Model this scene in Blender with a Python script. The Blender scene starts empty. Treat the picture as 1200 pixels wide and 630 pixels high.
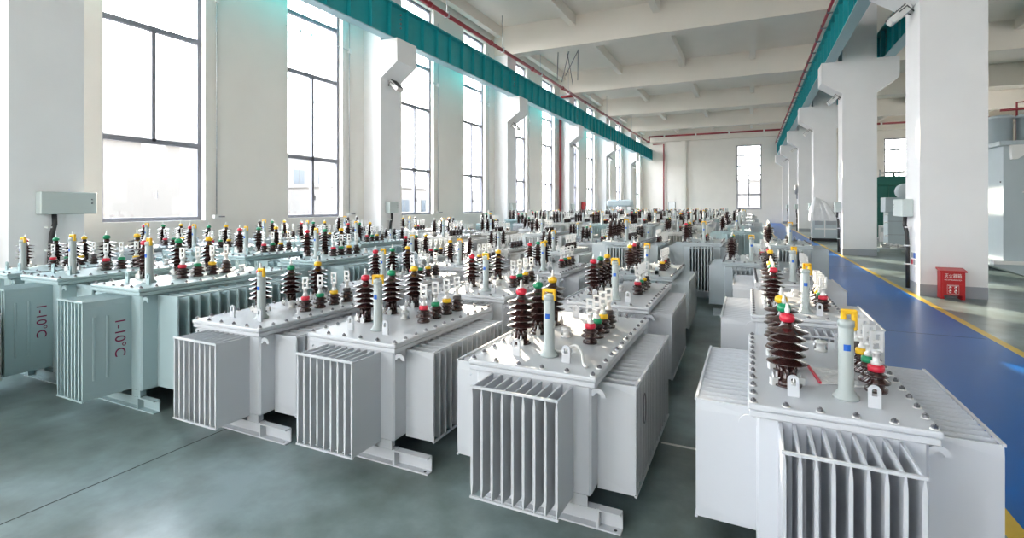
import bpy, bmesh, math, random
from mathutils import Vector, Matrix
random.seed(7)
PI = math.pi
S = bpy.context.scene
C = S.collection

# ------------------------------------------------------------------ camera
cam_d = bpy.data.cameras.new('camera')
cam = bpy.data.objects.new('camera', cam_d); C.objects.link(cam)
cam.location = (0, 0, 1.62)
cam.rotation_euler = (PI/2, 0, math.radians(25.303))
cam_d.sensor_width = 36; cam_d.sensor_fit = 'HORIZONTAL'
cam_d.lens = 590.17/1200*36
cam_d.shift_y = -73.44/1200
cam_d.clip_start = .05; cam_d.clip_end = 500
S.camera = cam
S.view_settings.view_transform = 'Standard'; S.view_settings.look = 'None'
S.view_settings.gamma = 1; S.view_settings.use_curve_mapping = False
S.view_settings.exposure = 0.86
S.cycles.max_bounces = 9; S.cycles.diffuse_bounces = 6; S.cycles.glossy_bounces = 4
S.cycles.transparent_max_bounces = 10; S.cycles.transmission_bounces = 4
S.cycles.sample_clamp_indirect = 6; S.cycles.caustics_reflective = False; S.cycles.caustics_refractive = False
S.cycles.use_denoising = True

# ------------------------------------------------------------------ sky and sun
W = bpy.data.worlds.new('world'); S.world = W; W.use_nodes = True
nt = W.node_tree; nt.nodes.clear()
wo = nt.nodes.new('ShaderNodeOutputWorld'); bg = nt.nodes.new('ShaderNodeBackground')
tc = nt.nodes.new('ShaderNodeTexCoord'); sp = nt.nodes.new('ShaderNodeSeparateXYZ'); cr = nt.nodes.new('ShaderNodeValToRGB')
nt.links.new(tc.outputs['Generated'], sp.inputs[0]); nt.links.new(sp.outputs['Z'], cr.inputs[0])
cr.color_ramp.elements[0].position = 0; cr.color_ramp.elements[0].color = (1, .985, .96, 1)
cr.color_ramp.elements[1].position = .7; cr.color_ramp.elements[1].color = (.74, .86, 1, 1)
nt.links.new(cr.outputs[0], bg.inputs[0]); nt.links.new(bg.outputs[0], wo.inputs[0])
bg.inputs[1].default_value = 10.0
sun_d = bpy.data.lights.new('sun', 'SUN'); sun = bpy.data.objects.new('sun', sun_d); C.objects.link(sun)
sun_d.energy = 13; sun_d.angle = math.radians(.6); sun_d.color = (1, .87, .68)
sv = Vector((.64, -.768, -.262)).normalized()
sun.rotation_euler = sv.to_track_quat('-Z', 'Y').to_euler(); sun.location = (-30, 60, 20)

def portal(loc, rot, sx, sy):
    d = bpy.data.lights.new('window_portal', 'AREA'); d.shape = 'RECTANGLE'; d.size = sx; d.size_y = sy
    d.cycles.is_portal = True
    o = bpy.data.objects.new('window_portal', d); o.location = loc; o.rotation_euler = rot; C.objects.link(o)
portal((-10.7, 22, 5), (0, -PI/2, 0), 8, 66)      # left wall
portal((19.7, 26, 5), (0, PI/2, 0), 8, 40)        # right wall
portal((-4.1, -9.9, 5), (-PI/2, 0, PI), 8.4, 7.6)   # wall behind the camera
portal((4, 54.9, 4.4), (-PI/2, 0, 0), 30, 7)      # end wall

# ------------------------------------------------------------------ materials
def mat(name, col, rough=.5, metal=0, spec=.5, noise=0, nscale=5, bump=0, coat=0, emit=None, alpha=None, objcol=False, rvar=0, stretch=(1,1,1)):
    m = bpy.data.materials.new(name); m.use_nodes = True
    n = m.node_tree.nodes; l = m.node_tree.links; b = n['Principled BSDF']
    b.inputs['Base Color'].default_value = (*col, 1); b.inputs['Roughness'].default_value = rough
    b.inputs['Metallic'].default_value = metal; b.inputs['Specular IOR Level'].default_value = spec
    if coat: b.inputs['Coat Weight'].default_value = coat; b.inputs['Coat Roughness'].default_value = .08
    src = None
    if objcol:
        oi = n.new('ShaderNodeObjectInfo'); src = oi.outputs['Color']; l.new(src, b.inputs['Base Color'])
    if noise or bump or rvar:
        t = n.new('ShaderNodeTexCoord'); mp = n.new('ShaderNodeMapping'); mp.inputs['Scale'].default_value = stretch
        l.new(t.outputs['Object'], mp.inputs[0])
        nz = n.new('ShaderNodeTexNoise'); nz.inputs['Scale'].default_value = nscale; nz.inputs['Detail'].default_value = 5
        l.new(mp.outputs[0], nz.inputs['Vector'])
        if noise:
            mr = n.new('ShaderNodeMapRange'); mr.inputs[1].default_value = .3; mr.inputs[2].default_value = .7
            mr.inputs[3].default_value = 1-noise; mr.inputs[4].default_value = 1+noise
            l.new(nz.outputs[0], mr.inputs[0])
            mx = n.new('ShaderNodeMix'); mx.data_type = 'RGBA'; mx.blend_type = 'MULTIPLY'; mx.inputs[0].default_value = 1
            if src: l.new(src, mx.inputs[6])
            else: mx.inputs[6].default_value = (*col, 1)
            l.new(mr.outputs[0], mx.inputs[7]); l.new(mx.outputs[2], b.inputs['Base Color'])
        if rvar:
            m2 = n.new('ShaderNodeMapRange'); m2.inputs[1].default_value = .3; m2.inputs[2].default_value = .7
            m2.inputs[3].default_value = rough-rvar; m2.inputs[4].default_value = rough+rvar
            l.new(nz.outputs[0], m2.inputs[0]); l.new(m2.outputs[0], b.inputs['Roughness'])
        if bump:
            bp = n.new('ShaderNodeBump'); bp.inputs['Strength'].default_value = bump; bp.inputs['Distance'].default_value = .02
            l.new(nz.outputs[0], bp.inputs['Height']); l.new(bp.outputs[0], b.inputs['Normal'])
    return m
M = {}
M['wall'] = mat('white_wall_paint', (.82, .785, .735), .75, noise=.02, nscale=1.2, bump=.03)
M['ceil'] = mat('ceiling_paint', (.80, .75, .685), .85, noise=.02, nscale=.8)
M['column'] = mat('column_paint', (.80, .80, .81), .6, noise=.02, nscale=1.5)
M['band'] = mat('grey_base_band', (.33, .35, .38), .5)
M['beam'] = mat('teal_beam_paint', (.012, .33, .37), .4, noise=.06, nscale=3)
M['flange'] = mat('pale_flange_paint', (.33, .52, .58), .4)
M['red'] = mat('red_pipe_paint', (.27, .025, .035), .35)
M['redbox'] = mat('red_cabinet_paint', (.50, .02, .025), .35)
M['white'] = mat('white_plastic', (.82, .82, .80), .45)
M['frame'] = mat('grey_window_frame', (.19, .195, .23), .4)
M['paint'] = mat('transformer_enamel', (.6, .62, .64), .42, noise=.02, nscale=2.5, objcol=True, spec=.4)
M['metal'] = mat('galvanised_steel', (.55, .56, .58), .35, metal=.9, noise=.1, nscale=30)
M['bolt'] = mat('bolt_steel', (.22, .22, .24), .35, metal=.8)
M['porc'] = mat('brown_glazed_porcelain', (.035, .013, .012), .10, coat=.5)
M['capred'] = mat('red_cap', (.62, .02, .05), .35)
M['capgreen'] = mat('green_cap', (.01, .27, .12), .35)
M['capyellow'] = mat('yellow_cap', (.85, .50, .02), .35)
M['capblack'] = mat('dark_cap', (.07, .06, .06), .35)
M['alu'] = mat('silver_terminal', (.74, .74, .73), .38, metal=.25)
M['bluelabel'] = mat('blue_sticker', (.01, .11, .5), .4)
M['black'] = mat('black_cable', (.02, .02, .022), .5)
M['boxgrey'] = mat('pale_junction_box_paint', (.50, .56, .55), .45)
M['ink'] = mat('dark_red_marker', (.22, .01, .06), .6)
M['pouch'] = mat('clear_document_film', (.72, .73, .74), .2, noise=.06, nscale=14, bump=.5)
M['film'] = mat('wrapping_film', (.72, .73, .74), .25, noise=.1, nscale=5, bump=.9)
M['green'] = mat('green_enamel', (.015, .13, .10), .4)
M['equip'] = mat('pale_blue_grey_enamel', (.47, .54, .57), .4, noise=.03, nscale=2)
M['lampglass'] = mat('lamp_glass', (.8, .8, .8), .1)
M['lampbody'] = mat('lamp_housing', (.10, .105, .11), .4, metal=.3)
M['yellow'] = mat('yellow_line_paint', (.72, .47, .02), .35, noise=.08, nscale=4)
M['blue'] = mat('blue_epoxy', (.002, .125, .46), .33, noise=.05, nscale=.7, spec=.2)
M['joint'] = mat('joint_line', (.03, .035, .035), .6)
M['tape'] = mat('white_floor_tape', (.75, .74, .70), .5)
M['outwall'] = mat('outside_wall', (.135, .125, .115), .8)
M['outdark'] = mat('outside_glass', (.03, .045, .06), .3)
M['outground'] = mat('outside_ground', (.11, .108, .105), .9)
M['orange'] = mat('orange_cone', (.8, .12, .02), .5)
# epoxy floor: broad cloudy patches of grey green
fm = mat('grey_green_epoxy', (.135, .17, .165), .27); M['floor'] = fm
n = fm.node_tree.nodes; l = fm.node_tree.links; b = n['Principled BSDF']
t = n.new('ShaderNodeTexCoord'); n1 = n.new('ShaderNodeTexNoise'); n1.inputs['Scale'].default_value = .9; n1.inputs['Detail'].default_value = 4; n1.inputs['Roughness'].default_value = .5
l.new(t.outputs['Object'], n1.inputs['Vector'])
r1 = n.new('ShaderNodeValToRGB'); e = r1.color_ramp.elements
e[0].position = .36; e[0].color = (.085, .108, .098, 1); e[1].position = .64; e[1].color = (.27, .345, .36, 1)
x = e.new(.5); x.color = (.165, .215, .208, 1)
n3 = n.new('ShaderNodeTexNoise'); n3.inputs['Scale'].default_value = 3.2; n3.inputs['Detail'].default_value = 7; n3.inputs['Roughness'].default_value = .6
l.new(t.outputs['Object'], n3.inputs['Vector'])
mxn = n.new('ShaderNodeMix'); mxn.inputs[0].default_value = .38
l.new(n1.outputs[0], mxn.inputs[2]); l.new(n3.outputs[0], mxn.inputs[3]); l.new(mxn.outputs[0], r1.inputs[0]); l.new(r1.outputs[0], b.inputs['Base Color'])
n2 = n.new('ShaderNodeTexNoise'); n2.inputs['Scale'].default_value = 2.3; l.new(t.outputs['Object'], n2.inputs['Vector'])
mr = n.new('ShaderNodeMapRange'); mr.inputs[1].default_value = 0; mr.inputs[2].default_value = 1; mr.inputs[3].default_value = .18; mr.inputs[4].default_value = .42
l.new(n2.outputs[0], mr.inputs[0]); b.inputs['Roughness'].default_value = .28
# window glass: clear pane with a weak reflection
gm = bpy.data.materials.new('window_glass'); gm.use_nodes = True; n = gm.node_tree.nodes; l = gm.node_tree.links; n.clear()
o_ = n.new('ShaderNodeOutputMaterial'); tr = n.new('ShaderNodeBsdfTransparent'); gl = n.new('ShaderNodeBsdfGlossy'); mx = n.new('ShaderNodeMixShader')
gl.inputs['Roughness'].default_value = .02; mx.inputs[0].default_value = .05
l.new(tr.outputs[0], mx.inputs[1]); l.new(gl.outputs[0], mx.inputs[2]); l.new(mx.outputs[0], o_.inputs[0]); M['glass'] = gm

# ------------------------------------------------------------------ mesh helpers
class MB:
    def __init__(s): s.v = []; s.f = []; s.m = []; s.sm = []; s.mats = []
    def mi(s, m):
        if m not in s.mats: s.mats.append(m)
        return s.mats.index(m)
    def add(s, vs, fs, m, smooth=False, T=None):
        k = len(s.v); i = s.mi(m)
        for p in vs:
            p = Vector(p); s.v.append(T @ p if T else p)
        for f in fs: s.f.append([k+q for q in f]); s.m.append(i); s.sm.append(smooth)
        return s
    def box(s, x0, x1, y0, y1, z0, z1, m, T=None):
        vs = [(x0,y0,z0),(x1,y0,z0),(x1,y1,z0),(x0,y1,z0),(x0,y0,z1),(x1,y0,z1),(x1,y1,z1),(x0,y1,z1)]
        return s.add(vs, [(0,3,2,1),(4,5,6,7),(0,1,5,4),(1,2,6,5),(2,3,7,6),(3,0,4,7)], m, T=T)
    def bbox(s, x0, x1, y0, y1, z0, z1, b, m, T=None, seg=1):
        bm = bmesh.new(); bmesh.ops.create_cube(bm, size=1)
        for v in bm.verts: v.co = Vector((x0+(v.co.x+.5)*(x1-x0), y0+(v.co.y+.5)*(y1-y0), z0+(v.co.z+.5)*(z1-z0)))
        bmesh.ops.bevel(bm, geom=bm.edges[:], offset=b, segments=seg, affect='EDGES', profile=.5)
        s.addbm(bm, m, T); return s
    def addbm(s, bm, m, T=None, smooth=False):
        bm.verts.index_update()
        s.add([v.co.copy() for v in bm.verts], [[v.index for v in f.verts] for f in bm.faces], m, smooth, T); bm.free()
    def prism(s, pts, y0, y1, m, T=None):          # polygon in XZ extruded along Y
        n = len(pts); vs = [(x, y0, z) for x, z in pts] + [(x, y1, z) for x, z in pts]
        fs = [tuple(range(n)), tuple(reversed(range(n, 2*n)))] + [(i, i+n, (i+1) % n+n, (i+1) % n) for i in range(n)]
        return s.add(vs, fs, m, T=T)
    def lathe(s, prof, m, n=16, T=None, smooth=True):
        vs = []; fs = []
        for r, z in prof:
            for k in range(n): a = 2*PI*k/n; vs.append((r*math.cos(a), r*math.sin(a), z))
        for j in range(len(prof)-1):
            for k in range(n): fs.append((j*n+k, j*n+(k+1) % n, (j+1)*n+(k+1) % n, (j+1)*n+k))
        fs.append(tuple(reversed(range(n)))); fs.append(tuple(range((len(prof)-1)*n, len(prof)*n)))
        return s.add(vs, fs, m, smooth, T)
    def tube(s, pts, r, m, n=8):
        pts = [Vector(p) for p in pts]; rings = []
        up = None
        for i, p in enumerate(pts):
            d = (pts[min(i+1, len(pts)-1)]-pts[max(i-1, 0)]).normalized()
            if up is None: up = Vector((0,0,1)) if abs(d.z) < .9 else Vector((1,0,0))
            a = d.cross(up).normalized(); b = d.cross(a).normalized(); up = -b if (-b).dot(up) > 0 else b
            rings.append([p + r*(math.cos(2*PI*k/n)*a+math.sin(2*PI*k/n)*b) for k in range(n)])
        vs = [q for R in rings for q in R]; fs = []
        for j in range(len(pts)-1):
            for k in range(n): fs.append((j*n+k, j*n+(k+1) % n, (j+1)*n+(k+1) % n, (j+1)*n+k))
        fs.append(tuple(range(n))); fs.append(tuple(reversed(range((len(pts)-1)*n, len(pts)*n))))
        return s.add(vs, fs, m, True)
    def mesh(s, name):
        me = bpy.data.meshes.new(name); me.from_pydata([tuple(p) for p in s.v], [], s.f)
        for m in s.mats: me.materials.append(M[m])
        me.polygons.foreach_set('material_index', s.m); me.polygons.foreach_set('use_smooth', s.sm)
        me.update()
        bm = bmesh.new(); bm.from_mesh(me); bmesh.ops.recalc_face_normals(bm, faces=bm.faces[:]); bm.to_mesh(me); bm.free()
        return me
def place(name, mesh, parent=None, loc=(0,0,0), rz=0, color=None, scale=None):
    o = bpy.data.objects.new(name, mesh); C.objects.link(o)
    if parent: o.parent = parent
    o.location = loc; o.rotation_euler = (0, 0, rz) if not hasattr(rz, '__len__') else rz
    if color: o.color = color
    if scale: o.scale = scale
    return o
def build(mb, name, parent=None, loc=(0,0,0), rz=0, color=None): return place(name, mb.mesh(name), parent, loc, rz, color)
def tag(o, label, cat, group=None):
    o['label'] = label; o['category'] = cat
    if group: o['group'] = group
    return o
def empty(name, loc=(0,0,0), rz=0):
    o = bpy.data.objects.new(name, None); C.objects.link(o); o.location = loc; o.rotation_euler = (0,0,rz); o.empty_display_size = .1; return o
def struct(o): o['kind'] = 'structure'; return o

# ------------------------------------------------------------------ the hall
XL, XR, YB, YE = -10.36, 19.4, -9.6, 54.5      # inner wall faces
SP = 8.46; YL0, YR0 = 11.62, 11.41             # column grid
ZC = 9.56; ZB = 8.32
struct(build(MB().box(XL-.3, 1.14, YB-.3, YE+.3, -.2, 0, 'floor').box(2.75, XR+.3, YB-.3, YE+.3, -.2, 0, 'floor').box(1.14, 2.75, YB-.3, YE+.3, -.2, -.01, 'floor'), 'floor'))
struct(build(MB().box(1.24, 2.65, YB, YE, -.01, 0, 'blue'), 'walkway'))
struct(build(MB().box(1.14, 1.24, YB, YE, -.01, 0, 'yellow'), 'walkway_line'))
struct(build(MB().box(2.65, 2.75, YB, YE, -.01, 0, 'yellow'), 'walkway_line'))
struct(build(MB().box(-3.455, -3.447, YB, YE, 0, .0012, 'joint'), 'floor_joint'))
struct(build(MB().box(-.55, 1.1, 3.55, 3.575, 0, .0015, 'tape'), 'floor_tape'))
struct(build(MB().box(1.3, 2.6, 8.03, 8.038, 0, .0012, 'joint').box(1.3, 2.6, 16.0, 16.01, 0, .0012, 'joint'), 'floor_joint'))

# ceiling: slab, main beams on the column lines, secondary beams
mb = MB().box(XL-.3, XR+.3, YB-.3, YE+.3, ZC, ZC+.25, 'ceil'); struct(build(mb, 'ceiling'))
for k in range(-2, 6):
    y = YR0+SP*k+.18
    if y+.55 > YE: y = YE-.55
    struct(build(MB().box(XL, XR, y, y+.55, ZB, ZC, 'ceil'), 'ceiling_beam'))
sec = [0.12-3.40*i for i in range(1, 4)] + [0.12] + [3.5+3.4*i for i in range(1, 5)]
for k in range(-2, 5):
    y0 = YR0+SP*k+.73; y1 = min(YR0+SP*(k+1)+.18, YE)
    for xx in sec:
        struct(build(MB().box(xx-.13, xx+.13, y0, y1, 9.12, ZC, 'ceil'), 'secondary_ceiling_beam'))

# walls with window openings
ZS, ZT = 1.33, 8.70
wins = []
for k in range(-2, 6):
    b0 = YL0+SP*(k-1)
    for a in (1.80, 5.75):
        y0, y1 = b0+a, b0+a+1.86
        if y0 > YB+.3 and y1 < YE-.3: wins.append((y0, y1))
mb = MB(); prev = YB-.3
for y0, y1 in wins:
    mb.box(XL-.32, XL, prev, y0, 0, ZC, 'wall'); mb.box(XL-.32, XL, y0, y1, 0, ZS, 'wall'); mb.box(XL-.32, XL, y0, y1, ZT, ZC, 'wall'); prev = y1
mb.box(XL-.32, XL, prev, YE+.3, 0, ZC, 'wall'); struct(build(mb, 'wall_left'))
rwins = [w_ for i, w_ in enumerate(wins) if i % 4 == 3]  # unseen windows added for daylight, kept few so the right bay stays dim
mb = MB(); prev = YB-.3
for y0, y1 in rwins:
    mb.box(XR, XR+.32, prev, y0, 0, ZC, 'wall'); mb.box(XR, XR+.32, y0, y1, 0, ZS, 'wall'); mb.box(XR, XR+.32, y0, y1, ZT, ZC, 'wall'); prev = y1
mb.box(XR, XR+.32, prev, YE+.3, 0, ZC, 'wall'); struct(build(mb, 'wall_right'))
ewins = [(-1.2, 1.0), (10.75, 12.95), (15.2, 17.4)]; ZTE = 7.62
mb = MB(); prev = XL-.3
for x0, x1 in ewins:
    mb.box(prev, x0, YE, YE+.32, 0, ZC, 'wall'); mb.box(x0, x1, YE, YE+.32, 0, 1.33, 'wall'); mb.box(x0, x1, YE, YE+.32, ZTE, ZC, 'wall'); prev = x1
mb.box(prev, XR+.3, YE, YE+.32, 0, ZC, 'wall'); struct(build(mb, 'wall_end'))
# wall behind the camera: unseen windows added to light the camera-facing sides
bwins = [(-8.2, -6.0, 1.33), (-2.2, 0.0, 1.33)]
mb = MB(); prev = XL-.3
for x0, x1, z0 in bwins:
    zt = 8.7 if z0 else 5.6
    mb.box(prev, x0, YB-.32, YB, 0, ZC, 'wall')
    if z0: mb.box(x0, x1, YB-.32, YB, 0, z0, 'wall')
    mb.box(x0, x1, YB-.32, YB, zt, ZC, 'wall'); prev = x1
mb.box(prev, XR+.3, YB-.32, YB, 0, ZC, 'wall'); struct(build(mb, 'wall_back'))

wn = [0]
def window(w, z0, z1, trans, full, place_at, rz, mull_top):
    """frame and panes, local X across the opening, Y depth"""
    wn[0] += 1
    r = struct(empty('window_%d' % wn[0], place_at, rz))
    f = MB(); t = .075 if z1 > 8 else .11; d = .05
    f.box(0, t, -d, d, z0, z1, 'frame').box(w-t, w, -d, d, z0, z1, 'frame').box(t, w-t, -d, d, z0, z0+t, 'frame').box(t, w-t, -d, d, z1-t, z1, 'frame')
    for q in trans: f.box(t, w-t, -d, d, q-t*.62, q+t*.62, 'frame')
    zz = [z0+t]+[q for q in trans if q <= mull_top+.01]
    if full: f.box(w/2-t*.5, w/2+t*.5, -d, d, z0+t, mull_top-.03, 'frame')
    else: f.box(w/2-t*.5, w/2+t*.5, -d, d, zz[1], mull_top-.03, 'frame')
    f.box(w/2-.05, w/2-.035, .05, .09, z0+.45, z0+.57, 'bolt')
    struct(build(f, 'window_frame', r))
    struct(build(MB().box(t, w-t, -.006, .006, z0+t, z1-t, 'glass'), 'pane', r))
tr = [2.88, 5.07, 6.55, 7.65]
for i, (y0, y1) in enumerate(wins):
    window(y1-y0, ZS, ZT, tr, i % 2 == 0 or y0 > 12, (XL-.19, y1, 0), -PI/2, 5.07)
for i, (y0, y1) in enumerate(rwins):
    window(y1-y0, ZS, ZT, tr, True, (XR+.19, y0, 0), PI/2, 5.07)
for x0, x1 in ewins:
    window(x1-x0, 1.33, ZTE, [2.76, 4.68, 5.6, 6.6], True, (x0, YE+.16, 0), 0, 4.68)
for x0, x1, z0 in bwins:
    if z0: window(x1-x0, z0, 8.7, tr, True, (x0, YB-.16, 0), 0, 5.07)

WORDS = ['rearmost', 'rear', 'last rear', 'nearest', 'second', 'third', 'fourth', 'fifth', 'sixth', 'seventh', 'eighth', 'ninth', 'tenth', 'eleventh', 'twelfth', 'thirteenth', 'fourteenth']
WORDS = WORDS[3:] if wins[0][0] > 2 else ['x']*next(i for i, w_ in enumerate(wins) if w_[0] > 2)+WORDS[3:]
# window winders: thin rods and a small gearbox beside the near windows
for i, (y0, y1) in enumerate(wins):
    if y0 < 2 or y0 > 30: continue
    o = MB(); x = XL+.04; y = y1+.22
    o.tube([(x, y, 1.42), (x, y, 8.3)], .012, 'metal', 6)
    o.box(x-.04, x+.05, y-.07, y+.07, 1.36, 1.44, 'white').tube([(x+.05, y+.02, 1.40), (x+.13, y+.10, 1.40)], .015, 'bolt', 6)
    o.box(x-.03, x+.04, y-.04, y+.04, 5.98, 6.1, 'white')
    o.tube([(x+.02, y, 6.04), (x+.02, y0-.1, 6.06)], .010, 'metal', 6)
    for q in (.3, .65, 1.2): o.box(x-.01, x+.05, y0+q, y0+q+.05, 6.02, 6.09, 'metal')
    tag(build(o, 'window_winder'), 'thin rod winder beside the %s window of the left wall' % WORDS[i], 'window winder', 'window winders on the left wall')

# columns with crane corbels
def column(name, x0, x1, y, left, right, depth=.917):
    mb = MB().box(x0, x1, y, y+depth, .21, ZB, 'column')
    if right: mb.prism([(x1, 5.36), (x1+right, 5.78), (x1+right, 6.45), (x1, 6.45)], y, y+depth, 'column')
    if left: mb.prism([(x0, 5.36), (x0, 6.45), (x0-left, 6.45), (x0-left, 5.78)], y, y+depth, 'column')
    mb.box(x0, x1, y, y+depth, 0, .21, 'band')
    return struct(build(mb, name))
RC = []; LC = []
for k in range(-2, 6):
    y = YR0+SP*k
    if y+.92 < YE+.01: column('column', 2.78, 3.73, y, .6, .6); RC.append(y)
    y = YL0+SP*k if k != -1 else 3.48
    if y+.92 < YE+.01: column('column', XL, -9.72, y, 0, .59); LC.append(y)
column('column', 2.78, 3.73, YE-.92, .6, .6)
struct(build(MB().box(-6.45, -5.95, YE-.35, YE, 0, ZB, 'wall'), 'trim_1'))

# crane runway beams
def runway(x, y0, y1, mirror, lab):
    r = tag(empty('crane_beam', (x, y0, 6.45)), lab, 'crane beam'); L = y1-y0
    build(MB().box(-.02, .02, 0, L, .03, .99, 'beam'), 'web', r)
    build(MB().box(-.15, .15, 0, L, 0, .03, 'flange'), 'bottom_flange', r, )
    build(MB().box(-.17, .17, 0, L, .99, 1.03, 'beam'), 'top_flange', r)
    build(MB().box(-.03, .03, 0, L, 1.03, 1.09, 'bolt'), 'crane_rail', r)
    st = MB().box(-.13, .13, 0, .02, .03, .99, 'beam').mesh('stiffener')
    n = int(L/.8)
    for i in range(n+1): place('stiffener', st, r, (0, i*L/n - (.02 if i == n else 0), 0))
    bt = MB()
    for z in (.45, .58, .71, .84): bt.lathe([(.035, -.05), (.035, .05)], 'bolt', 6, Matrix.Translation((0, 0, z)) @ Matrix.Rotation(PI/2, 4, 'Y'))
    bm_ = bt.mesh('splice_bolts')
    for k in range(0, 6):
        for q in (-.25, .25):
            yy = (YR0+SP*k+.45+q)-y0
            if 0 < yy < L: place('splice_bolts', bm_, r, (0, yy, 0))
runway(-9.41, YB+.2, 54.2, False, 'teal crane runway beam on the corbels along the left window wall')
runway(2.44, YB+.2, 54.2, False, 'teal crane runway beam above the blue walkway, left side of the column row')
runway(4.07, YB+.2, 54.2, False, 'teal crane runway beam on the far side of the right column row')
r = tag(empty('conductor_rail', (2.18, YB+.2, 7.62)), 'red crane conductor rail running beside the beam above the walkway', 'conductor rail')
L = 54.0-YB
build(MB().box(-.035, .035, 0, L, -.03, .03, 'capred'), 'red_conductor', r)
build(MB().box(.06, .1, 0, L, -.06, -.02, 'white'), 'pale_carrier', r)
br = MB().box(-.05, .26, -.015, .015, -.10, -.06, 'bolt').box(-.05, -.035, -.015, .015, -.10, .05, 'bolt').mesh('bracket')
for i in range(0, int(L/1.5)): place('bracket', br, r, (0, .5+1.5*i, 0))

# fire pipes
r = tag(empty('sprinkler_pipe', (-9.33, YB, 8.12)), 'long dark red fire pipe hung high above the left teal beam', 'pipe')
build(MB().tube([(0, 0, 0), (0, 52.6-YB, 0)], .075, 'red', 10), 'pipe_run', r)
jm = MB().lathe([(.1, -.06), (.1, .06)], 'red', 12, Matrix.Rotation(PI/2, 4, 'X')).mesh('pipe_coupling')
hm = MB().tube([(0, 0, 0), (0, 0, 1.44)], .012, 'metal', 6).box(-.1, .1, -.02, .02, -.1, .1, 'metal').mesh('hanger')
for i in range(15):
    place('pipe_coupling', jm, r, (0, 2+4.23*i, 0))
    if (YB+3+4.23*i - YR0 - .18) % SP > .6: place('hanger', hm, r, (0, 3+4.23*i, 0))
r = tag(empty('sprinkler_pipe', (-9.33, 52.6, 8.12)), 'dark red fire pipe crossing the hall high in front of the end wall', 'pipe')
build(MB().tube([(0, 0, .58), (28, 0, .58)], .09, 'red', 10).tube([(0, 0, .58), (0, 0, 0)], .08, 'red', 10), 'pipe_run', r)
jm2 = MB().lathe([(.12, -.07), (.12, .07)], 'white', 12, Matrix.Rotation(PI/2, 4, 'Y')).mesh('pipe_coupling')
for i in range(9): place('pipe_coupling', jm2, r, (1.5+3*i, 0, .58))
r = tag(empty('standpipe', (-8.15, 54.3, 0)), 'red vertical fire pipe on the end wall left of the window', 'pipe')
build(MB().tube([(0, 0, 0), (0, 0, 8.1), (-1.1, 0, 8.12)], .07, 'red', 10), 'pipe_run', r)
r = tag(empty('standpipe', (-10.2, 28.30, 0)), 'red vertical fire pipe rising on the left wall between windows', 'pipe')
build(MB().tube([(0, 0, 0), (0, 0, 7.9), (.1, 0, 8.1), (.78, 0, 8.1)], .075, 'red', 10), 'pipe_run', r)
o = MB().bbox(-.12, .12, -.2, .2, 0, .85, .02, 'redbox').box(.12, .13, -.14, .14, .1, .6, 'white')
tag(build(o, 'hydrant_cabinet', None, (-10.2, 33.0, 1.05)), 'small red fire cabinet on the left wall beyond the red standpipe', 'fire cabinet')
# stray bent hanger rods near the ceiling
o = MB()
for a, b_ in (((-.5, 0, .1), (-.45, 0, 1.56)), ((-.25, 0, 0), (.1, .1, 1.56)), ((-.05, 0, .3), (.6, .1, 1.56)), ((.35, 0, -.2), (.0, .1, 1.56)), ((.6, 0, 0), (.62, 0, 1.56))): o.tube([a, b_], .02, 'bolt', 6)
tag(build(o, 'hanger_rods', None, (-8.5, 24.5, 8.0)), 'bundle of bent dark hanger rods dangling above the red pipe', 'metal rods')

# junction boxes, cables, floodlights on the columns
def jbox(x, y, side, z, lab, w=.70):
    r = tag(empty('junction_box', (x, y, z)), lab, 'junction box'); s = side
    build(MB().bbox(min(0, s*.17), max(0, s*.17), 0, w, 0, .34, .012, 'boxgrey'), 'box_body', r)
    b_ = MB()
    for zz in (.17, .23): b_.lathe([(.012, 0), (.012, .01)], 'bolt', 8, Matrix.Translation((s*.17, w*.9, zz)) @ Matrix.Rotation(PI/2*s, 4, 'Y'))
    build(b_, 'lock', r)
    c = MB(); p = [(s*.08, .2, .0), (s*.09, .2, -.15), (s*.06, .18, -.3), (s*.05, .16, -.6), (s*.05, .16, -z+.06)]
    c.tube(p, .035, 'black', 8); cb = build(c, 'cable', r)
    k = MB()
    for zz in (-.2, -.55, -.9): k.box(min(0, s*.1), max(0, s*.1), .11, .22, zz-.012, zz+.012, 'white')
    build(k, 'cable_clip', r)
jbox(2.78, 11.80, -1, 1.42, 'grey junction box on the nearest right column, above its safety sign')
ordn = ['nearest', 'second', 'third', 'fourth', 'fifth', 'sixth', 'seventh']
for i in range(1, 5): jbox(2.78, RC[2]+SP*i+.25, -1, 1.42, 'grey junction box with black cable on the %s right column' % ordn[i], .45)
jbox(-9.72, 3.78, 1, 1.50, 'long grey junction box on the nearest left column, beside the first window', .72)
for i in range(0, 5): jbox(-9.72, YL0+SP*i+.2, 1, 1.42, 'grey junction box low on the %s left column' % ordn[i+1], .4)

def flood(x, y, z, side, lab):
    r = tag(empty('floodlight', (x, y, z)), lab, 'floodlight', 'floodlights under the corbels')
    T = Matrix.Translation((side*.2, 0, -.02)) @ Matrix.Rotation(side*.72, 4, 'Y')
    build(MB().bbox(-.2, .2, -.15, .15, -.05, .07, .015, 'alu', T), 'lamp_housing', r)
    build(MB().box(-.17, .17, -.12, .12, -.06, -.051, 'lampglass', T), 'lens', r)
    f = MB()
    for i in range(7): f.box(-.18+.055*i, -.17+.055*i, -.13, .13, .07, .10, 'lampbody', T)
    build(f, 'cooling_fins', r)
    build(MB().tube([(0, -.1, .0), (side*.12, -.17, .1), (side*.24, -.17, 0)], .014, 'lampbody', 6).tube([(0, .1, .0), (side*.12, .17, .1), (side*.24, .17, 0)], .014, 'lampbody', 6), 'yoke', r)
for i, y in enumerate([YR0+SP*k for k in range(0, 5)]):
    flood(2.78, y+.45, 5.28, -1, 'floodlight under the left corbel of the %s right column' % ordn[i])
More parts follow.
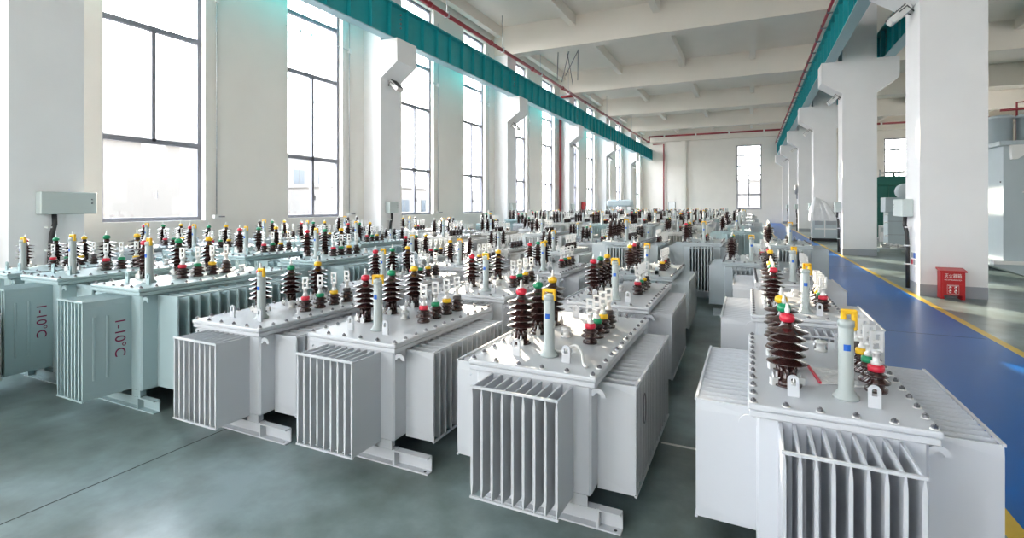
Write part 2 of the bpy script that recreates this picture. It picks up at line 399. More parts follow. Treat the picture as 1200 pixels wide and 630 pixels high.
for i, y in enumerate([YL0+SP*k for k in range(0, 5)]):
    flood(-9.72, y+.45, 5.2, 1, 'floodlight under the corbel of the %s left column' % ordn[i+1])

# safety sign on the nearest right column
s_ = MB().box(-.008, 0, -.17, .17, 0, .27, 'white').box(-.010, -.008, -.14, -.01, .15, .25, 'bluelabel').box(-.010, -.008, .02, .14, .15, .25, 'band').box(-.010, -.008, -.14, -.01, .03, .12, 'band').box(-.010, -.008, .02, .14, .03, .12, 'capred')
tag(build(s_, 'safety_sign', None, (2.78, 11.78, .50)), 'small white pictogram safety sign low on the nearest right column', 'sign')

# fire extinguisher box
def text(body, size, m, parent, loc, rot, name='lettering', ext=.001):
    c = bpy.data.curves.new(name, 'FONT'); c.body = body; c.size = size; c.align_x = 'CENTER'; c.align_y = 'CENTER'; c.extrude = ext
    o = bpy.data.objects.new(name, c); C.objects.link(o); c.materials.append(M[m]); o.location = loc; o.rotation_euler = rot
    dg = bpy.context.evaluated_depsgraph_get(); me = bpy.data.meshes.new_from_object(o.evaluated_get(dg)); bpy.data.objects.remove(o)
    me.materials.clear(); me.materials.append(M[m])
    q = place(name, me, parent, loc, rot); return q
r = tag(empty('fire_extinguisher_box', (3.19, 11.29, 0), .0), 'red fire extinguisher box standing against the nearest right column', 'fire extinguisher box')
r.scale = (.70, .72, .95)
build(MB().bbox(-.24, .24, -.13, .13, .07, .50, .006, 'redbox').prism([(-.24, 0), (-.16, 0), (-.19, .08), (-.24, .08)], -.13, .13, 'redbox').prism([(.24, 0), (.24, .08), (.19, .08), (.16, 0)], -.13, .13, 'redbox'), 'box_body', r)
build(MB().add([(-.27,-.17,.50),(.27,-.17,.50),(.27,.14,.54),(-.27,.14,.54),(-.27,-.17,.525),(.27,-.17,.525),(.27,.14,.565),(-.27,.14,.565)], [(0,3,2,1),(4,5,6,7),(0,1,5,4),(1,2,6,5),(2,3,7,6),(3,0,4,7)], 'redbox'), 'lid', r)
dr = build(MB().box(-.20, .20, -.138, -.13, .10, .285, 'redbox'), 'lower_door', r)
build(MB().box(-.20, .20, -.138, -.13, .30, .485, 'redbox'), 'upper_door', r)
text('灭火器箱', .085, 'white', r, (0, -.139, .425), (PI/2, 0, 0))
text('FIRE EXTINGUISHER BOX', .03, 'white', r, (0, -.139, .355), (PI/2, 0, 0))
pm = MB().box(-.115, .115, -.140, -.1385, .10, .104, 'white').box(-.115, .115, -.140, -.1385, .262, .266, 'white').box(-.115, -.111, -.140, -.1385, .10, .266, 'white').box(.111, .115, -.140, -.1385, .10, .266, 'white').box(-.1, .1, -.140, -.1385, .245, .252, 'white')
for cx, cz in ((-.055, .21), (.055, .21), (-.055, .145), (.055, .145)):
    pm.lathe([(.03, -.001), (.03, .0005)], 'white', 14, Matrix.Translation((cx, -.1395, cz)) @ Matrix.Rotation(PI/2, 4, 'X'))
    pm.box(cx-.008, cx+.03, -.1412, -.1405, cz-.012, cz+.004, 'redbox').box(cx-.02, cx-.012, -.1412, -.1405, cz-.015, cz+.02, 'redbox')
build(pm, 'pictogram_panel', dr)

# ------------------------------------------------------------------ distribution transformers
def fins(n, w, depth, z0, z1, th=.014):
    mb = MB()
    for i in range(n):
        x = -w/2 + w*i/(n-1)
        secs = [(z0, .004), (z0+.07, th), (z1-.05, th), (z1, .004)]
        vs = []; fs = []
        for z, tk in secs: vs += [(x-th/2, 0, z), (x+th/2, 0, z), (x+tk/2, -depth, z), (x-tk/2, -depth, z)]
        for j in range(3):
            for k in range(4): fs.append((4*j+k, 4*j+(k+1) % 4, 4*j+4+(k+1) % 4, 4*j+4+k))
        fs += [(3, 2, 1, 0), (12, 13, 14, 15)]
        mb.add(vs, fs, 'paint')
    return mb
def bars(w, depth, z):
    return MB().box(-w/2-.009, w/2+.009, -depth-.005, -depth+.008, z-.005, z+.006, 'paint')
mesh_cache = {}
def cm(key, fn):
    if key not in mesh_cache: mesh_cache[key] = fn()
    return mesh_cache[key]
def shed_profile(z0, z1, n, r0, r1, r2):
    p = []; h = (z1-z0)/n
    for i in range(n):
        rr = r1 if i % 2 == 0 else r2
        z = z0+h*i
        p += [(r0, z), (r0+.002, z+h*.34), (rr*.97, z+h*.20), (rr, z+h*.25), (rr*.95, z+h*.33), (r0+.010, z+h*.62), (r0, z+h*.80)]
    return p
def hv_mesh(n=18):
    mb = MB()
    prof = [(.050, 0), (.052, .018), (.040, .026), (.033, .04), (.033, .10)] + shed_profile(.10, .285, 5, .032, .090, .080) + [(.026, .292), (.022, .305)]
    mb.lathe(prof, 'porc', n)
    for k in range(8):   # fluted foot
        a = 2*PI*k/8; mb.lathe([(.008, .03), (.008, .10)], 'porc', 5, Matrix.Translation((.034*math.cos(a), .034*math.sin(a), 0)))
    return mb
def hv_clamps():
    mb = MB().lathe([(.05, -.001), (.064, .0), (.064, .008), (.05, .009)], 'porc', 16)
    for k in range(4):
        a = 2*PI*k/4+.4; T = Matrix.Rotation(a, 4, 'Z')
        mb.box(.048, .078, -.014, .014, 0, .035, 'alu', T).lathe([(.007, 0), (.007, .06)], 'metal', 6, T @ Matrix.Translation((.064, 0, 0)))
    return mb
def hv_cap(c): return MB().lathe([(.018, .298), (.031, .304), (.034, .318), (.030, .334), (.014, .342)], c, 14)
def hv_tip(): return MB().lathe([(.008, .338), (.011, .345), (.011, .362), (.007, .366), (.007, .385), (.003, .39)], 'alu', 8)
def lv_mesh(n=16):
    return MB().lathe([(.046, 0), (.047, .014), (.034, .022), (.034, .036), (.056, .040), (.057, .048), (.034, .062), (.034, .066), (.048, .070), (.048, .078), (.030, .09), (.028, .094)], 'porc', n)
def lv_cap(c): return MB().lathe([(.031, .092), (.034, .096), (.034, .116), (.026, .122)], c, 14)
def lv_term():
    mb = MB().lathe([(.022, .12), (.022, .135), (.015, .14), (.015, .17), (.020, .172), (.020, .185)], 'alu', 10)
    x0, x1, z0, z1 = -.026, .026, .180, .275
    mb.box(x0, x0+.013, -.006, .006, z0, z1, 'alu').box(x1-.013, x1, -.006, .006, z0, z1, 'alu')
    for zz in (z0, z0+.040, z1-.013): mb.box(x0+.013, x1-.013, -.006, .006, zz, zz+.013, 'alu')
    return mb
def gauge_mesh():
    return MB().lathe([(.052, 0), (.052, .012), (.040, .016), (.040, .028), (.030, .032), (.030, .31), (.027, .315), (.033, .318), (.033, .345), (.020, .350)], 'paint', 20)
def gauge_elbow():
    return MB().bbox(-.020, .000, -.012, .012, .335, .392, .005, 'capyellow').bbox(.020, .042, -.012, .012, .300, .392, .005, 'capyellow').bbox(-.020, .042, -.012, .012, .372, .394, .005, 'capyellow')
def gauge_cap():
    mb = MB().bbox(-.040, -.024, -.011, .011, .315, .380, .004, 'capyellow').bbox(.024, .040, -.011, .011, .315, .380, .004, 'capyellow').bbox(-.040, .040, -.011, .011, .362, .380, .004, 'capyellow')
    return mb
def sticker():
    vs = []; fs = []
    for j, z in enumerate((.215, .243)):
        for k in range(5): a = -PI/2-.45+.9*k/4; vs.append((.0306*math.cos(a), .0306*math.sin(a), z))
    for k in range(4): fs.append((k, k+1, k+6, k+5))
    return MB().add(vs, fs, 'bluelabel')
def lug_mesh():
    mb = MB(); pts = []; hole = []; w = .023
    for k in range(13): a = PI*k/12; pts.append((w*math.cos(a), .072+w*math.sin(a)))
    outer = [(w, 0)] + pts + [(-w, 0)]
    hole = [(.010, .05), (.010, .05)] + [(.010*math.cos(PI*k/12), .072+.010*math.sin(PI*k/12)) for k in range(1, 12)] + [(-.010, .05), (-.010, .05)]
    n_ = len(outer); vs = []
    for y in (-.006, .006):
        vs += [(x, y, z) for x, z in outer] + [(x, y, z) for x, z in hole]
    fs = []
    for i in range(n_-1):
        a, b_, c, d = i, i+1, n_+i+1, n_+i
        fs.append((a, b_, c, d)); fs.append((2*n_+d, 2*n_+c, 2*n_+b_, 2*n_+a))
        fs.append((a, a+2*n_, b_+2*n_, b_)); fs.append((d, c, c+2*n_, d+2*n_))
    fs.append((0, n_, 2*n_-1, n_-1)); fs.append((2*n_, 3*n_-1, 4*n_-1, 3*n_))
    mb.add(vs, fs, 'paint'); mb.box(-.023, .023, -.006, .006, 0, .05, 'paint'); return mb
def hook_mesh():    # quarter ring hook outside a tank corner, opens downwards
    mb = MB(); vs = []; N = 8
    for y in (-.006, .006):
        for r_ in (.018, .042):
            for k in range(N+1): a = PI*k/N; vs.append((.03+r_*math.cos(a), y, r_*math.sin(a)))
    K = N+1; fs = []
    for k in range(N):
        i0, o0, i1, o1 = k, K+k, 2*K+k, 3*K+k
        fs += [(i0, i0+1, o0+1, o0), (i1, o1, o1+1, i1+1), (o0, o0+1, o1+1, o1), (i0, i1, i1+1, i0+1)]
    fs += [(0, K, 3*K, 2*K), (N, 2*K+N, 3*K+N, K+N)]
    return mb.add(vs, fs, 'paint')
def bolt_mesh():
    return MB().lathe([(.017, 0), (.017, .004)], 'alu', 8).lathe([(.012, .004), (.012, .014)], 'bolt', 6, smooth=False).lathe([(.006, .014), (.006, .020)], 'bolt', 6)
KIND = {
 # W tank width, L length, ZT lid top, r1 radiator top, sd side depth, fw front radiator width, fd front depth, fn fins, sn side fins
 'S': dict(W=.66, L=1.22, ZT=.77, r0=.14, r1=.70, sd=.212, fw=.44, fd=.25, fn=9, sn=15, hv=-.25, lv=.165, hs=.30, ls=.155, hy=.40, ly=.55),
 'T3': dict(W=.66, L=1.37, ZT=.77, r0=.14, r1=.70, sd=.20, fw=.46, fd=.23, fn=9, sn=16, hv=-.235, lv=.155, hs=.275, ls=.15, hy=.40, ly=.58),
 'T4': dict(W=.60, L=1.24, ZT=.77, r0=.14, r1=.70, sd=.26, fw=.42, fd=.30, fn=9, sn=17, hv=-.165, lv=.20, hs=.26, ls=.15, hy=.30, ly=.38),
 'L': dict(W=.62, L=1.30, ZT=.97, r0=.16, r1=.90, sd=.26, fw=.35, fd=.33, fn=8, sn=13, hv=-.30, lv=.02, hs=.30, ls=.14, hy=.36, ly=.50),
}
CAPS = ['capred', 'capgreen', 'capyellow']
def transformer(kind, x, yf, label, tint, cat='transformer', group=None, rz=0, lod=0, sc=1, shuffle=0, mark=False, hvx=0):
    """x centre, yf front face of the tank; lod 0 all parts, 1 bolts in the lid, 2 far"""
    rear = group is not None
    K = KIND[kind]; W_, L, ZT_ = K['W'], K['L'], K['ZT']
    col = (*tint, 1)
    r = tag(empty('distribution_transformer', (x, yf, 0), rz), label, cat, group)
    r.scale = (sc,)*3
    def P(name, mesh, loc=(0,0,0), rz=0, parent=None): return place(name, mesh, parent or r, loc, rz, col)
    zt = ZT_-.035
    def tank():
        mb = MB().bbox(-W_/2, W_/2, 0, L, .15, zt-.02, .012, 'paint')
        mb.box(-W_/2+.02, .02, .003, .012, .10, .155, 'paint').box(W_/2-.13, W_/2-.02, .003, .012, .10, .155, 'paint')
        for yy in (.02, L-.06):
            for xa in (-W_/2+.04, W_/2-.10): mb.box(xa, xa+.06, yy, yy+.04, .10, .155, 'paint')
        return mb.mesh('tank')
    P('tank', cm((kind, 'tank'), tank))
    def lid():
        e = .035
        mb = MB().bbox(-W_/2-e+.006, W_/2+e-.006, -e+.006, L+e-.006, zt-.022, zt+.006, .004, 'paint')
        mb.bbox(-W_/2-e, W_/2+e, -e, L+e, zt+.008, ZT_, .008, 'paint', seg=2)
        return mb
    def boltpts():
        e = .012; pts = []
        nx, ny = 6, 12
        for i in range(nx): pts += [(-W_/2-e + (W_+2*e)*i/(nx-1), -e+.004), (-W_/2-e + (W_+2*e)*i/(nx-1), L+e-.004)]
        for i in range(1, ny-1): pts += [(-W_/2-e, -e+(L+2*e)*i/(ny-1)), (W_/2+e, -e+(L+2*e)*i/(ny-1))]
        return pts
    if lod == 0:
        lo = P('lid', cm((kind, 'lid0'), lambda: lid().mesh('lid')))
        bm_ = cm('bolt', lambda: bolt_mesh().mesh('bolt'))
        for px, py in boltpts(): place('bolt', bm_, lo, (px, py, ZT_), random.random())
    else:
        def lidb():
            mb = lid()
            for px, py in boltpts(): mb.lathe([(.017, 0), (.017, .004), (.012, .005), (.012, .018)], 'bolt', 6, Matrix.Translation((px, py, ZT_)))
            return mb.mesh('lid')
        lo = P('lid', cm((kind, 'lid1'), lidb))
    def rad(n, w, d):
        def fn(): return fins(n, w, d, K['r0'], K['r1']).mesh('radiator')
        return cm((kind, 'rad', n, w, d), fn), [cm((kind, 'bar', w, d, z), lambda: bars(w, d, z).mesh('edge_bar')) for z in (K['r0'], K['r1'])]
    def addrad(w, n, d, loc, rz):
        a, b_ = rad(n, w, d)
        q = P('radiator', a, loc, rz)
        if lod < 2:
            for bb in b_: place('edge_bar', bb, q, (0,0,0), 0, col)
        return q
    sl = L-.26
    front = addrad(K['fw'], K['fn'], K['fd'], (0, 0, 0), 0)
    addrad(sl, K['sn'], K['sd'], (W_/2, L/2, 0), PI/2)
    if lod < 2:
        addrad(sl, K['sn'], K['sd'], (-W_/2, L/2, 0), -PI/2)
        addrad(K['fw'], K['fn'], .2, (0, L, 0), PI)
    def rib():
        mb = MB(); xx = K['fw']/2+.007
        for yy in (.07, .16): mb.bbox(xx-.002, xx+.006, -K['fd']+yy-.008, -K['fd']+yy+.008, K['r0']+.14, K['r1']-.12, .003, 'paint')
        return mb.mesh('pressed_rib')
    if kind == 'L' and lod == 0: place('pressed_rib', cm((kind, 'rib'), rib), front, (0,0,0), 0, col)
    if lod < 2:
        hk = cm('hook', lambda: hook_mesh().mesh('lifting_hook'))
        P('lifting_hook', hk, (W_/2, .02, zt-.075)); P('lifting_hook', hk, (-W_/2, .02, zt-.075), PI)
    def chan(hl):
        mb = MB().box(-hl, hl, 0, .05, 0, .008, 'paint').box(-hl, hl, .045, .053, .008, .092, 'paint').box(-hl, hl, 0, .05, .092, .1, 'paint')
        mb.box(-W_/2+.02, -W_/2+.035, .0, .045, .008, .105, 'paint').box(W_/2-.06, W_/2-.045, .0, .045, .008, .105, 'paint')
        mb.lathe([(.009, .0081), (.009, .0085)], 'black', 8, Matrix.Translation((hl-.03, .02, 0)))
        return mb.mesh('base_channel')
    chm = cm((kind, 'chan'), lambda: chan(.395 if kind == 'T3' else .53 if kind == 'S' else W_/2+.16))
    cx = .085 if kind == 'T3' else .05 if kind == 'S' else 0
    P('base_channel', chm, (cx, .0, 0)); P('base_channel', chm, (cx, L, 0), PI)
    # bushings on the lid
    hvm = cm(('hv', lod == 2), lambda: hv_mesh(20 if lod < 2 else 10).mesh('high_voltage_bushing'))
    lvm = cm(('lv', lod == 2), lambda: lv_mesh(16 if lod < 2 else 8).mesh('low_voltage_bushing'))
    caps = CAPS[:]
    if shuffle == 1: caps = ['capblack', 'capgreen', 'capyellow']
    if shuffle == 2: caps = ['capyellow', 'capred', 'capblack']
    if shuffle == 3: caps = ['capblack']*3
    tipm = cm('tip', lambda: hv_tip().mesh('terminal_stud')); clm = cm('clamp', lambda: hv_clamps().mesh('clamp'))
    tm = cm('lvt', lambda: lv_term().mesh('terminal_plate'))
    for i in range(3):
        q = place('high_voltage_bushing', hvm, r, (K['hv']+hvx, K['hy']+K['hs']*i, ZT_))
        place('coloured_cap', cm('hvc'+caps[i], lambda: hv_cap(caps[i]).mesh('coloured_cap')), q)
        if lod < 2:
            place('terminal_stud', tipm, q); place('clamp', clm, q)
    for i in range(4):
        c_ = (caps+['capblack'])[i] if caps[0] != 'capblack' or shuffle == 3 else (CAPS+['capblack'])[i]
        q = place('low_voltage_bushing', lvm, r, (K['lv'], K['ly']+K['ls']*i, ZT_))
        place('coloured_cap', cm('lvc'+c_, lambda: lv_cap(c_).mesh('coloured_cap')), q)
        place('terminal_plate', tm, q, (0,0,0), .25 if kind != 'T4' else .1)
    g = P('oil_gauge', cm('gauge', lambda: gauge_mesh().mesh('oil_gauge')), (hvx*.6 + (.02 if kind != 'T4' else .06), .22, ZT_)); g.color = (.40, .445, .44, 1)
    if not rear or random.random() < .3: place('yellow_clip', cm('gcap'+str(kind == 'T4'), lambda: (gauge_elbow() if kind == 'T4' else gauge_cap()).mesh('yellow_clip')), g, (0,0,0), random.uniform(-.3, .4))
    if lod < 2:
        place('sticker', cm('stick', lambda: sticker().mesh('sticker')), g)
        lm = cm('lug', lambda: lug_mesh().mesh('lifting_lug'))
        for sx in (-.17, .13):
            P('lifting_lug', lm, (sx+.02, .14, ZT_)); P('lifting_lug', lm, (sx+.02, L-.14, ZT_))
        def knob(): return MB().lathe([(.034, 0), (.034, .01), (.022, .014), (.022, .04), (.030, .045), (.030, .06), (.012, .064)], 'alu', 12).lathe([(.006, .01), (.006, .05)], 'metal', 6, Matrix.Translation((.03, 0, 0))).lathe([(.006, .01), (.006, .05)], 'metal', 6, Matrix.Translation((-.03, 0, 0))).mesh('tap_switch')
        if kind != 'T4': P('tap_switch', cm('knob', knob), (-.03, L*.48, ZT_))
        P('tap_switch', cm('knob', knob), (.05, L*.82, ZT_))
    if mark:
        text('1-10°C', .105, 'ink', front, (K['fw']/2+.0085, -.085, (K['r0']+K['r1'])/2+.06), (0, PI/2, 0), 'marking')
    return r

WT = (.55, .565, .59); GR = (.44, .49, .515); BL = (.39, .50, .515); CR = (.57, .565, .54)
F = 'front row distribution transformers'
transformer('T4', .325, 2.435, 'white transformer nearest the blue walkway, cropped by the bottom right of the picture', (.58, .60, .64))
transformer('T3', -1.055, 2.465, 'whitish transformer in the front row with a small oval mark on its right fins', WT)
transformer('S', -2.335, 2.52, 'white transformer in the front row, middle of the three with exposed base channels', WT)
transformer('S', -3.43, 2.43, 'white transformer in the front row directly right of the bluish one marked 1-10°C', WT, hvx=.08)
transformer('L', -4.67, 2.35, 'bluish grey transformer in the front row with red 1-10°C mark beside the white ones', BL, mark=True)
transformer('L', -5.95, 2.37, 'bluish grey transformer second from the left edge, 1-10°C mark half hidden', BL, mark=True)
transformer('L', -7.25, 2.50, 'bluish grey transformer with only its gauge and lid corner showing at the left edge', BL, sc=.95)
transformer('S', -6.0, .60, 'pale transformer whose rear fins just show at the left picture edge', CR)  # cream tint puts the sunlight on its fins into the paint
# oval mark on the third transformer's right fins
tr3 = [o for o in C.objects if o.name.startswith('distribution_transformer')][1]
ov = MB(); N = 24
pts = [(0, .035*math.cos(2*PI*k/N), .075*math.sin(2*PI*k/N)*(1.1)) for k in range(N+1)]
ov.tube(pts, .003, 'bolt', 5)
sidefin = [c for c in C.objects if c.parent == tr3 and c.name.startswith('radiator')][1]
o = build(ov, 'oval_mark', sidefin, (-sidefin.location.y+.28, -.20-.008, .50), (0, 0, PI/2))
o.location = (-.36, -.206, .52)

COLS = [(.33, 'first'), (-1.09, 'second'), (-2.38, 'third'), (-3.5, 'fourth'), (-4.75, 'fifth'), (-6.0, 'sixth'), (-7.3, 'seventh'), (-8.5, 'eighth')]
tints = [WT, GR, BL, CR, (.58, .61, .62)]
# second and third rows behind the front one
row2 = [('T4', .34, 4.42, WT), ('T3', -1.13, 4.34, WT), ('S', -2.43, 4.25, WT), ('S', -3.72, 4.24, WT), ('L', -4.95, 4.45, BL), ('L', -6.25, 4.45, BL), ('L', -7.6, 4.6, BL), ('L', -8.8, 4.6, GR)]
row3 = [('T4', .38, 6.30, WT), ('T3', -1.20, 6.30, GR), ('S', -2.52, 6.05, WT), ('S', -3.85, 6.10, WT), ('S', -5.1, 6.65, GR), ('L', -6.4, 6.75, BL), ('L', -7.65, 6.8, BL), ('L', -8.85, 6.8, GR)]
names = ['nearest the walkway', 'second from the walkway', 'third from the walkway', 'fourth from the walkway', 'fifth from the walkway', 'fourth from the left wall', 'second from the left wall', 'nearest the left wall']
names = ['nearest the walkway', 'second from the walkway', 'third from the walkway', 'fourth from the walkway', 'fourth from the left wall', 'third from the left wall', 'second from the left wall', 'nearest the left wall']
def cname(t): return 'bluish grey' if t == BL else 'grey' if t in (GR, tints[4]) else 'cream white' if t == CR else 'white'
for i, (k, x, y, t) in enumerate(row2):
    transformer(k, x, y, '%s transformer in the second row from the camera, %s' % (cname(t), names[i]), t, rz=random.uniform(-.02, .02), lod=0 if i < 5 else 1, shuffle=0, hvx=0)
for i, (k, x, y, t) in enumerate(row3):
    transformer(k, x, y, '%s transformer in the third row from the camera, %s' % (cname(t), names[i]), t, rz=random.uniform(-.02, .02), lod=1, shuffle=random.choice([0, 0, 1, 2]))
# the loose ones beside the aisle
transformer('S', .0, 8.05, 'grey blue transformer standing slightly into the aisle behind the third row', GR, lod=1, shuffle=1, sc=1.04)
transformer('L', .60, 9.6, 'tall grey transformer by the walkway behind the one set into the aisle', GR, lod=1, sc=1.0, shuffle=3)
transformer('L', -.78, 9.55, 'tall grey transformer with dark front fins, left of the aisle far end', GR, lod=1, sc=1.0)
rn = ['fourth', 'fifth', 'sixth', 'seventh', 'eighth', 'ninth', 'tenth', 'eleventh', 'twelfth', 'thirteenth', 'fourteenth', 'fifteenth', 'sixteenth', 'seventeenth', 'eighteenth', 'nineteenth', 'twentieth', 'twenty-first']
y = 8.85; k = 0
rng = random.Random(21)
while y < 46:
    xs = [-2.05, -3.36, -4.67, -5.98, -7.29, -8.6]
    if y > 11.8: xs = [-.28, -1.66, -3.04, -4.42, -5.80, -7.18, -8.56]
    for i, x in enumerate(xs):
        idx = (i if i < 3 else i+1) if y > 11.8 else i+2
        if x < -6.5 and 33 < y < 37.3: continue
        if y > 20 and rng.random() < .08: continue
        t = rng.choice(tints); kd = rng.choice(['S', 'L', 'L']) if y < 14 else 'L'
        sc = rng.uniform(.98, 1.05) if y < 14 else rng.uniform(1.02, 1.12)
        nm = ['nearest the walkway', 'second from the walkway', 'third from the walkway', 'fourth from the walkway', 'fourth from the left wall', 'third from the left wall', 'second from the left wall', 'nearest the left wall'][idx]
        transformer(kd, x+rng.uniform(-.06, .06), y+rng.uniform(-.1, .1), '%s transformer in the %s row from the camera, %s' % (cname(t), rn[k], nm), t, group='transformers in the rear rows',
                    rz=rng.uniform(-.025, .025), lod=1 if y < 14 else 2, sc=sc, shuffle=rng.choice([0, 1, 2, 3, 3, 3]))
    y += 2.35 if y < 20 else 2.6; k += 1

# document pouches and leads lying on the near lids
def pouch(loc, rz, lab, edge='capred', s=1):
    o = empty('document_pouch', loc, rz); tag(o, lab, 'document pouch'); o.scale = (s,)*3
    bm = bmesh.new(); bmesh.ops.create_grid(bm, x_segments=10, y_segments=12, size=.5)
    for v in bm.verts:
        v.co = Vector((v.co.x*.17, v.co.y*.26, .006+.004*math.sin(v.co.x*9+v.co.y*7)*math.cos(v.co.y*11)))
    bmesh.ops.solidify(bm, geom=bm.faces[:], thickness=.003)
    mb = MB(); mb.addbm(bm, 'pouch'); build(mb, 'film_sleeve', o)
    build(MB().box(-.094, -.084, -.13, .13, .001, .012, edge).box(-.07, .06, -.1, .1, .0, .003, 'white'), 'paper_edge', o)
pouch((.38, 2.95, .77), .10, 'clear document pouch with red edge lying on the white transformer nearest the walkway')
pouch((.37, 5.0, .77), -.15, 'clear document pouch on the second transformer along the walkway', 'white')
pouch((-1.02, 3.55, .77), .5, 'clear document pouch at the back of the lid with the oval marked fins', 'white')
pouch((-4.78, 3.35, .97), .9, 'crumpled document pouch on the bluish transformer with the full 1-10°C mark', 'white')
pouch((-6.0, 3.0, .97), .3, 'cream document pouch on the bluish transformer second from the left edge', 'white')
pouch((-2.3, 3.45, .77), .3, 'clear document pouch on the middle white front transformer', 'white')
def lead(pts, lab, m='band', r_=.007):
    P_ = [Vector(p) for p in pts]; out = []
    for i in range(len(P_)-1):
        p0 = P_[max(i-1, 0)]; p1 = P_[i]; p2 = P_[i+1]; p3 = P_[min(i+2, len(P_)-1)]
        for k in range(6):
            t = k/6; out.append(.5*((2*p1)+(-p0+p2)*t+(2*p0-5*p1+4*p2-p3)*t*t+(-p0+3*p1-3*p2+p3)*t**3))
    out.append(P_[-1])
    tag(build(MB().tube(out, r_, m, 6), 'cable_lead'), lab, 'cable')
lead([(-1.06, 2.78, .785), (-.98, 2.72, .79), (-.90, 2.74, .83), (-.84, 2.68, .81), (-.80, 2.58, .785), (-.775, 2.55, .78)], 'grey lead curling across the lid beside its two lifting lugs', 'alu', .009)
lead([(.45, 4.85, .78), (.30, 4.80, .79), (.22, 4.95, .785), (.15, 5.15, .78)], 'thin lead lying on the second lid along the walkway', 'boxgrey')

# ------------------------------------------------------------------ far bay equipment
# big power transformer right of the near column
r = tag(empty('power_transformer', (5.4, 15.7, 0)), 'huge pale grey power transformer behind the nearest right column, cut by the picture edge', 'transformer')
b_ = MB().box(0, 4.2, 0, 2.4, .30, 3.05, 'equip'); build(b_, 'tank', r)
build(MB().bbox(-.10, 4.3, -.12, 2.5, 3.05, 3.15, .01, 'equip'), 'cover', r)
build(MB().prism([(.1, 3.05), (.12, 2.72), (.22, 2.72), (.65, 3.05)], -.12, -.0, 'white'), 'gusset', r)
build(MB().box(2.4, 2.48, -.12, 0, .3, 3.05, 'equip'), 'stiffener', r)
build(MB().prism([(-.28, .24), (-.28, .34), (4.5, .34), (4.5, .24), (3.9, .02), (.3, .02)], -.35, 2.7, 'equip').box(-.3, 4.5, -.4, -.35, .28, .36, 'white'), 'base_skid', r)
c = MB().lathe([(.22, 0), (.22, .58), (.25, .58), (.25, .63), (.20, .66)], 'equip', 24).mesh('bushing_turret')
for q, (cx, cy) in enumerate(((-.0+.10, .45), (.62, .45), (1.25, .45))): place('bushing_turret', c, r, (cx, cy, 3.15))
build(MB().lathe([(.3, 0), (.3, .8), (.1, .85)], 'green', 20, Matrix.Translation((1.25, 1.5, 3.15))), 'green_cylinder', r)
build(MB().tube([(.1, .45, 3.95), (2.2, .45, 4.0)], .03, 'red', 8).tube([(.6, 1.0, 3.15), (.6, 1.0, 4.2), (1.3, 1.0, 4.25)], .025, 'red', 8), 'red_pipework', r)
build(MB().tube([(.35, -.0, 1.95), (.35, -.05, 1.95), (.5, -.05, 1.95), (.5, 0, 1.95)], .012, 'white', 6).tube([(.9, 0, 1.2), (.9, -.05, 1.2), (1.05, -.05, 1.2), (1.05, 0, 1.2)], .012, 'white', 6).lathe([(.02, 0), (.02, .02)], 'bolt', 8, Matrix.Translation((.0, .12, 2.2)) @ Matrix.Rotation(-PI/2, 4, 'Y')), 'handles', r)

# green transformer housing between the columns
r = tag(empty('power_transformer', (5.45, 29.5, 0)), 'dark green transformer housing seen between the first two right columns', 'transformer')
build(MB().bbox(0, 2.6, 0, 2.2, .15, 2.62, .02, 'green'), 'tank', r)
build(MB().prism([(-.06, 2.62), (-.06, 2.95), (.25, 3.06), (2.35, 3.06), (2.66, 2.95), (2.66, 2.62)], -.06, 2.26, 'green'), 'cover', r)
g_ = MB()
for i in range(6): g_.box(.1+.45*i, .14+.45*i, -.05, 0, .2, 2.6, 'green')
build(g_, 'stiffening_ribs', r)
build(MB().box(-.1, .0+.1, -.1, 2.3, 0, .15, 'band').box(2.5, 2.7, -.1, 2.3, 0, .15, 'band'), 'base_rail', r)
build(MB().lathe([(.06, 3.06), (.06, 3.25)], 'bolt', 10, Matrix.Translation((.85, .5, 0))).tube([(.3, .5, 3.25), (1.7, .5, 3.28)], .035, 'metal', 8).tube([(.3, .5, 3.06), (.3, .5, 3.4)], .03, 'metal', 8), 'top_pipework', r)
# grey blue switchgear cabinet with a drum in front of it
r = tag(empty('switchgear_unit', (4.55, 23.1, 0)), 'pale blue grey cabinet with round drum on top, before the green housing', 'switchgear')
build(MB().bbox(.12, 1.1, 0, .7, .12, 1.45, .01, 'equip').box(.12, 1.1, -.01, 0, .55, .57, 'band').box(.12, 1.1, -.01, 0, 1.05, 1.07, 'band'), 'cabinet_body', r)
build(MB().bbox(0, .55, -.18, .55, 1.40, 1.95, .012, 'equip'), 'upper_box', r)
build(MB().lathe([(.28, 0), (.30, .02), (.30, .55), (.28, .57)], 'equip', 24, Matrix.Translation((.72, -.05, 2.18)) @ Matrix.Rotation(-PI/2, 4, 'X')), 'drum', r)
cl = MB().box(-.01, .11, -.04, 0, 0, .04, 'white').mesh('clamp')
for z in (.5, 1.0, 1.3): place('clamp', cl, r, (.02, 0, z))
build(MB().box(.15, .22, .05, .6, 0, .12, 'band').box(.95, 1.02, .05, .6, 0, .12, 'band'), 'foot', r)
r = tag(empty('fittings_pallet', (4.5, 22.0, 0)), 'low pallet with metal fittings heaped beside the pale blue grey cabinet', 'pallet')
build(MB().box(-.45, .5, -.3, .3, .10, .15, 'equip').box(-.45, -.35, -.3, .3, 0, .1, 'equip').box(.4, .5, -.3, .3, 0, .1, 'equip'), 'pallet_deck', r)
rg = random.Random(3); fb = MB()
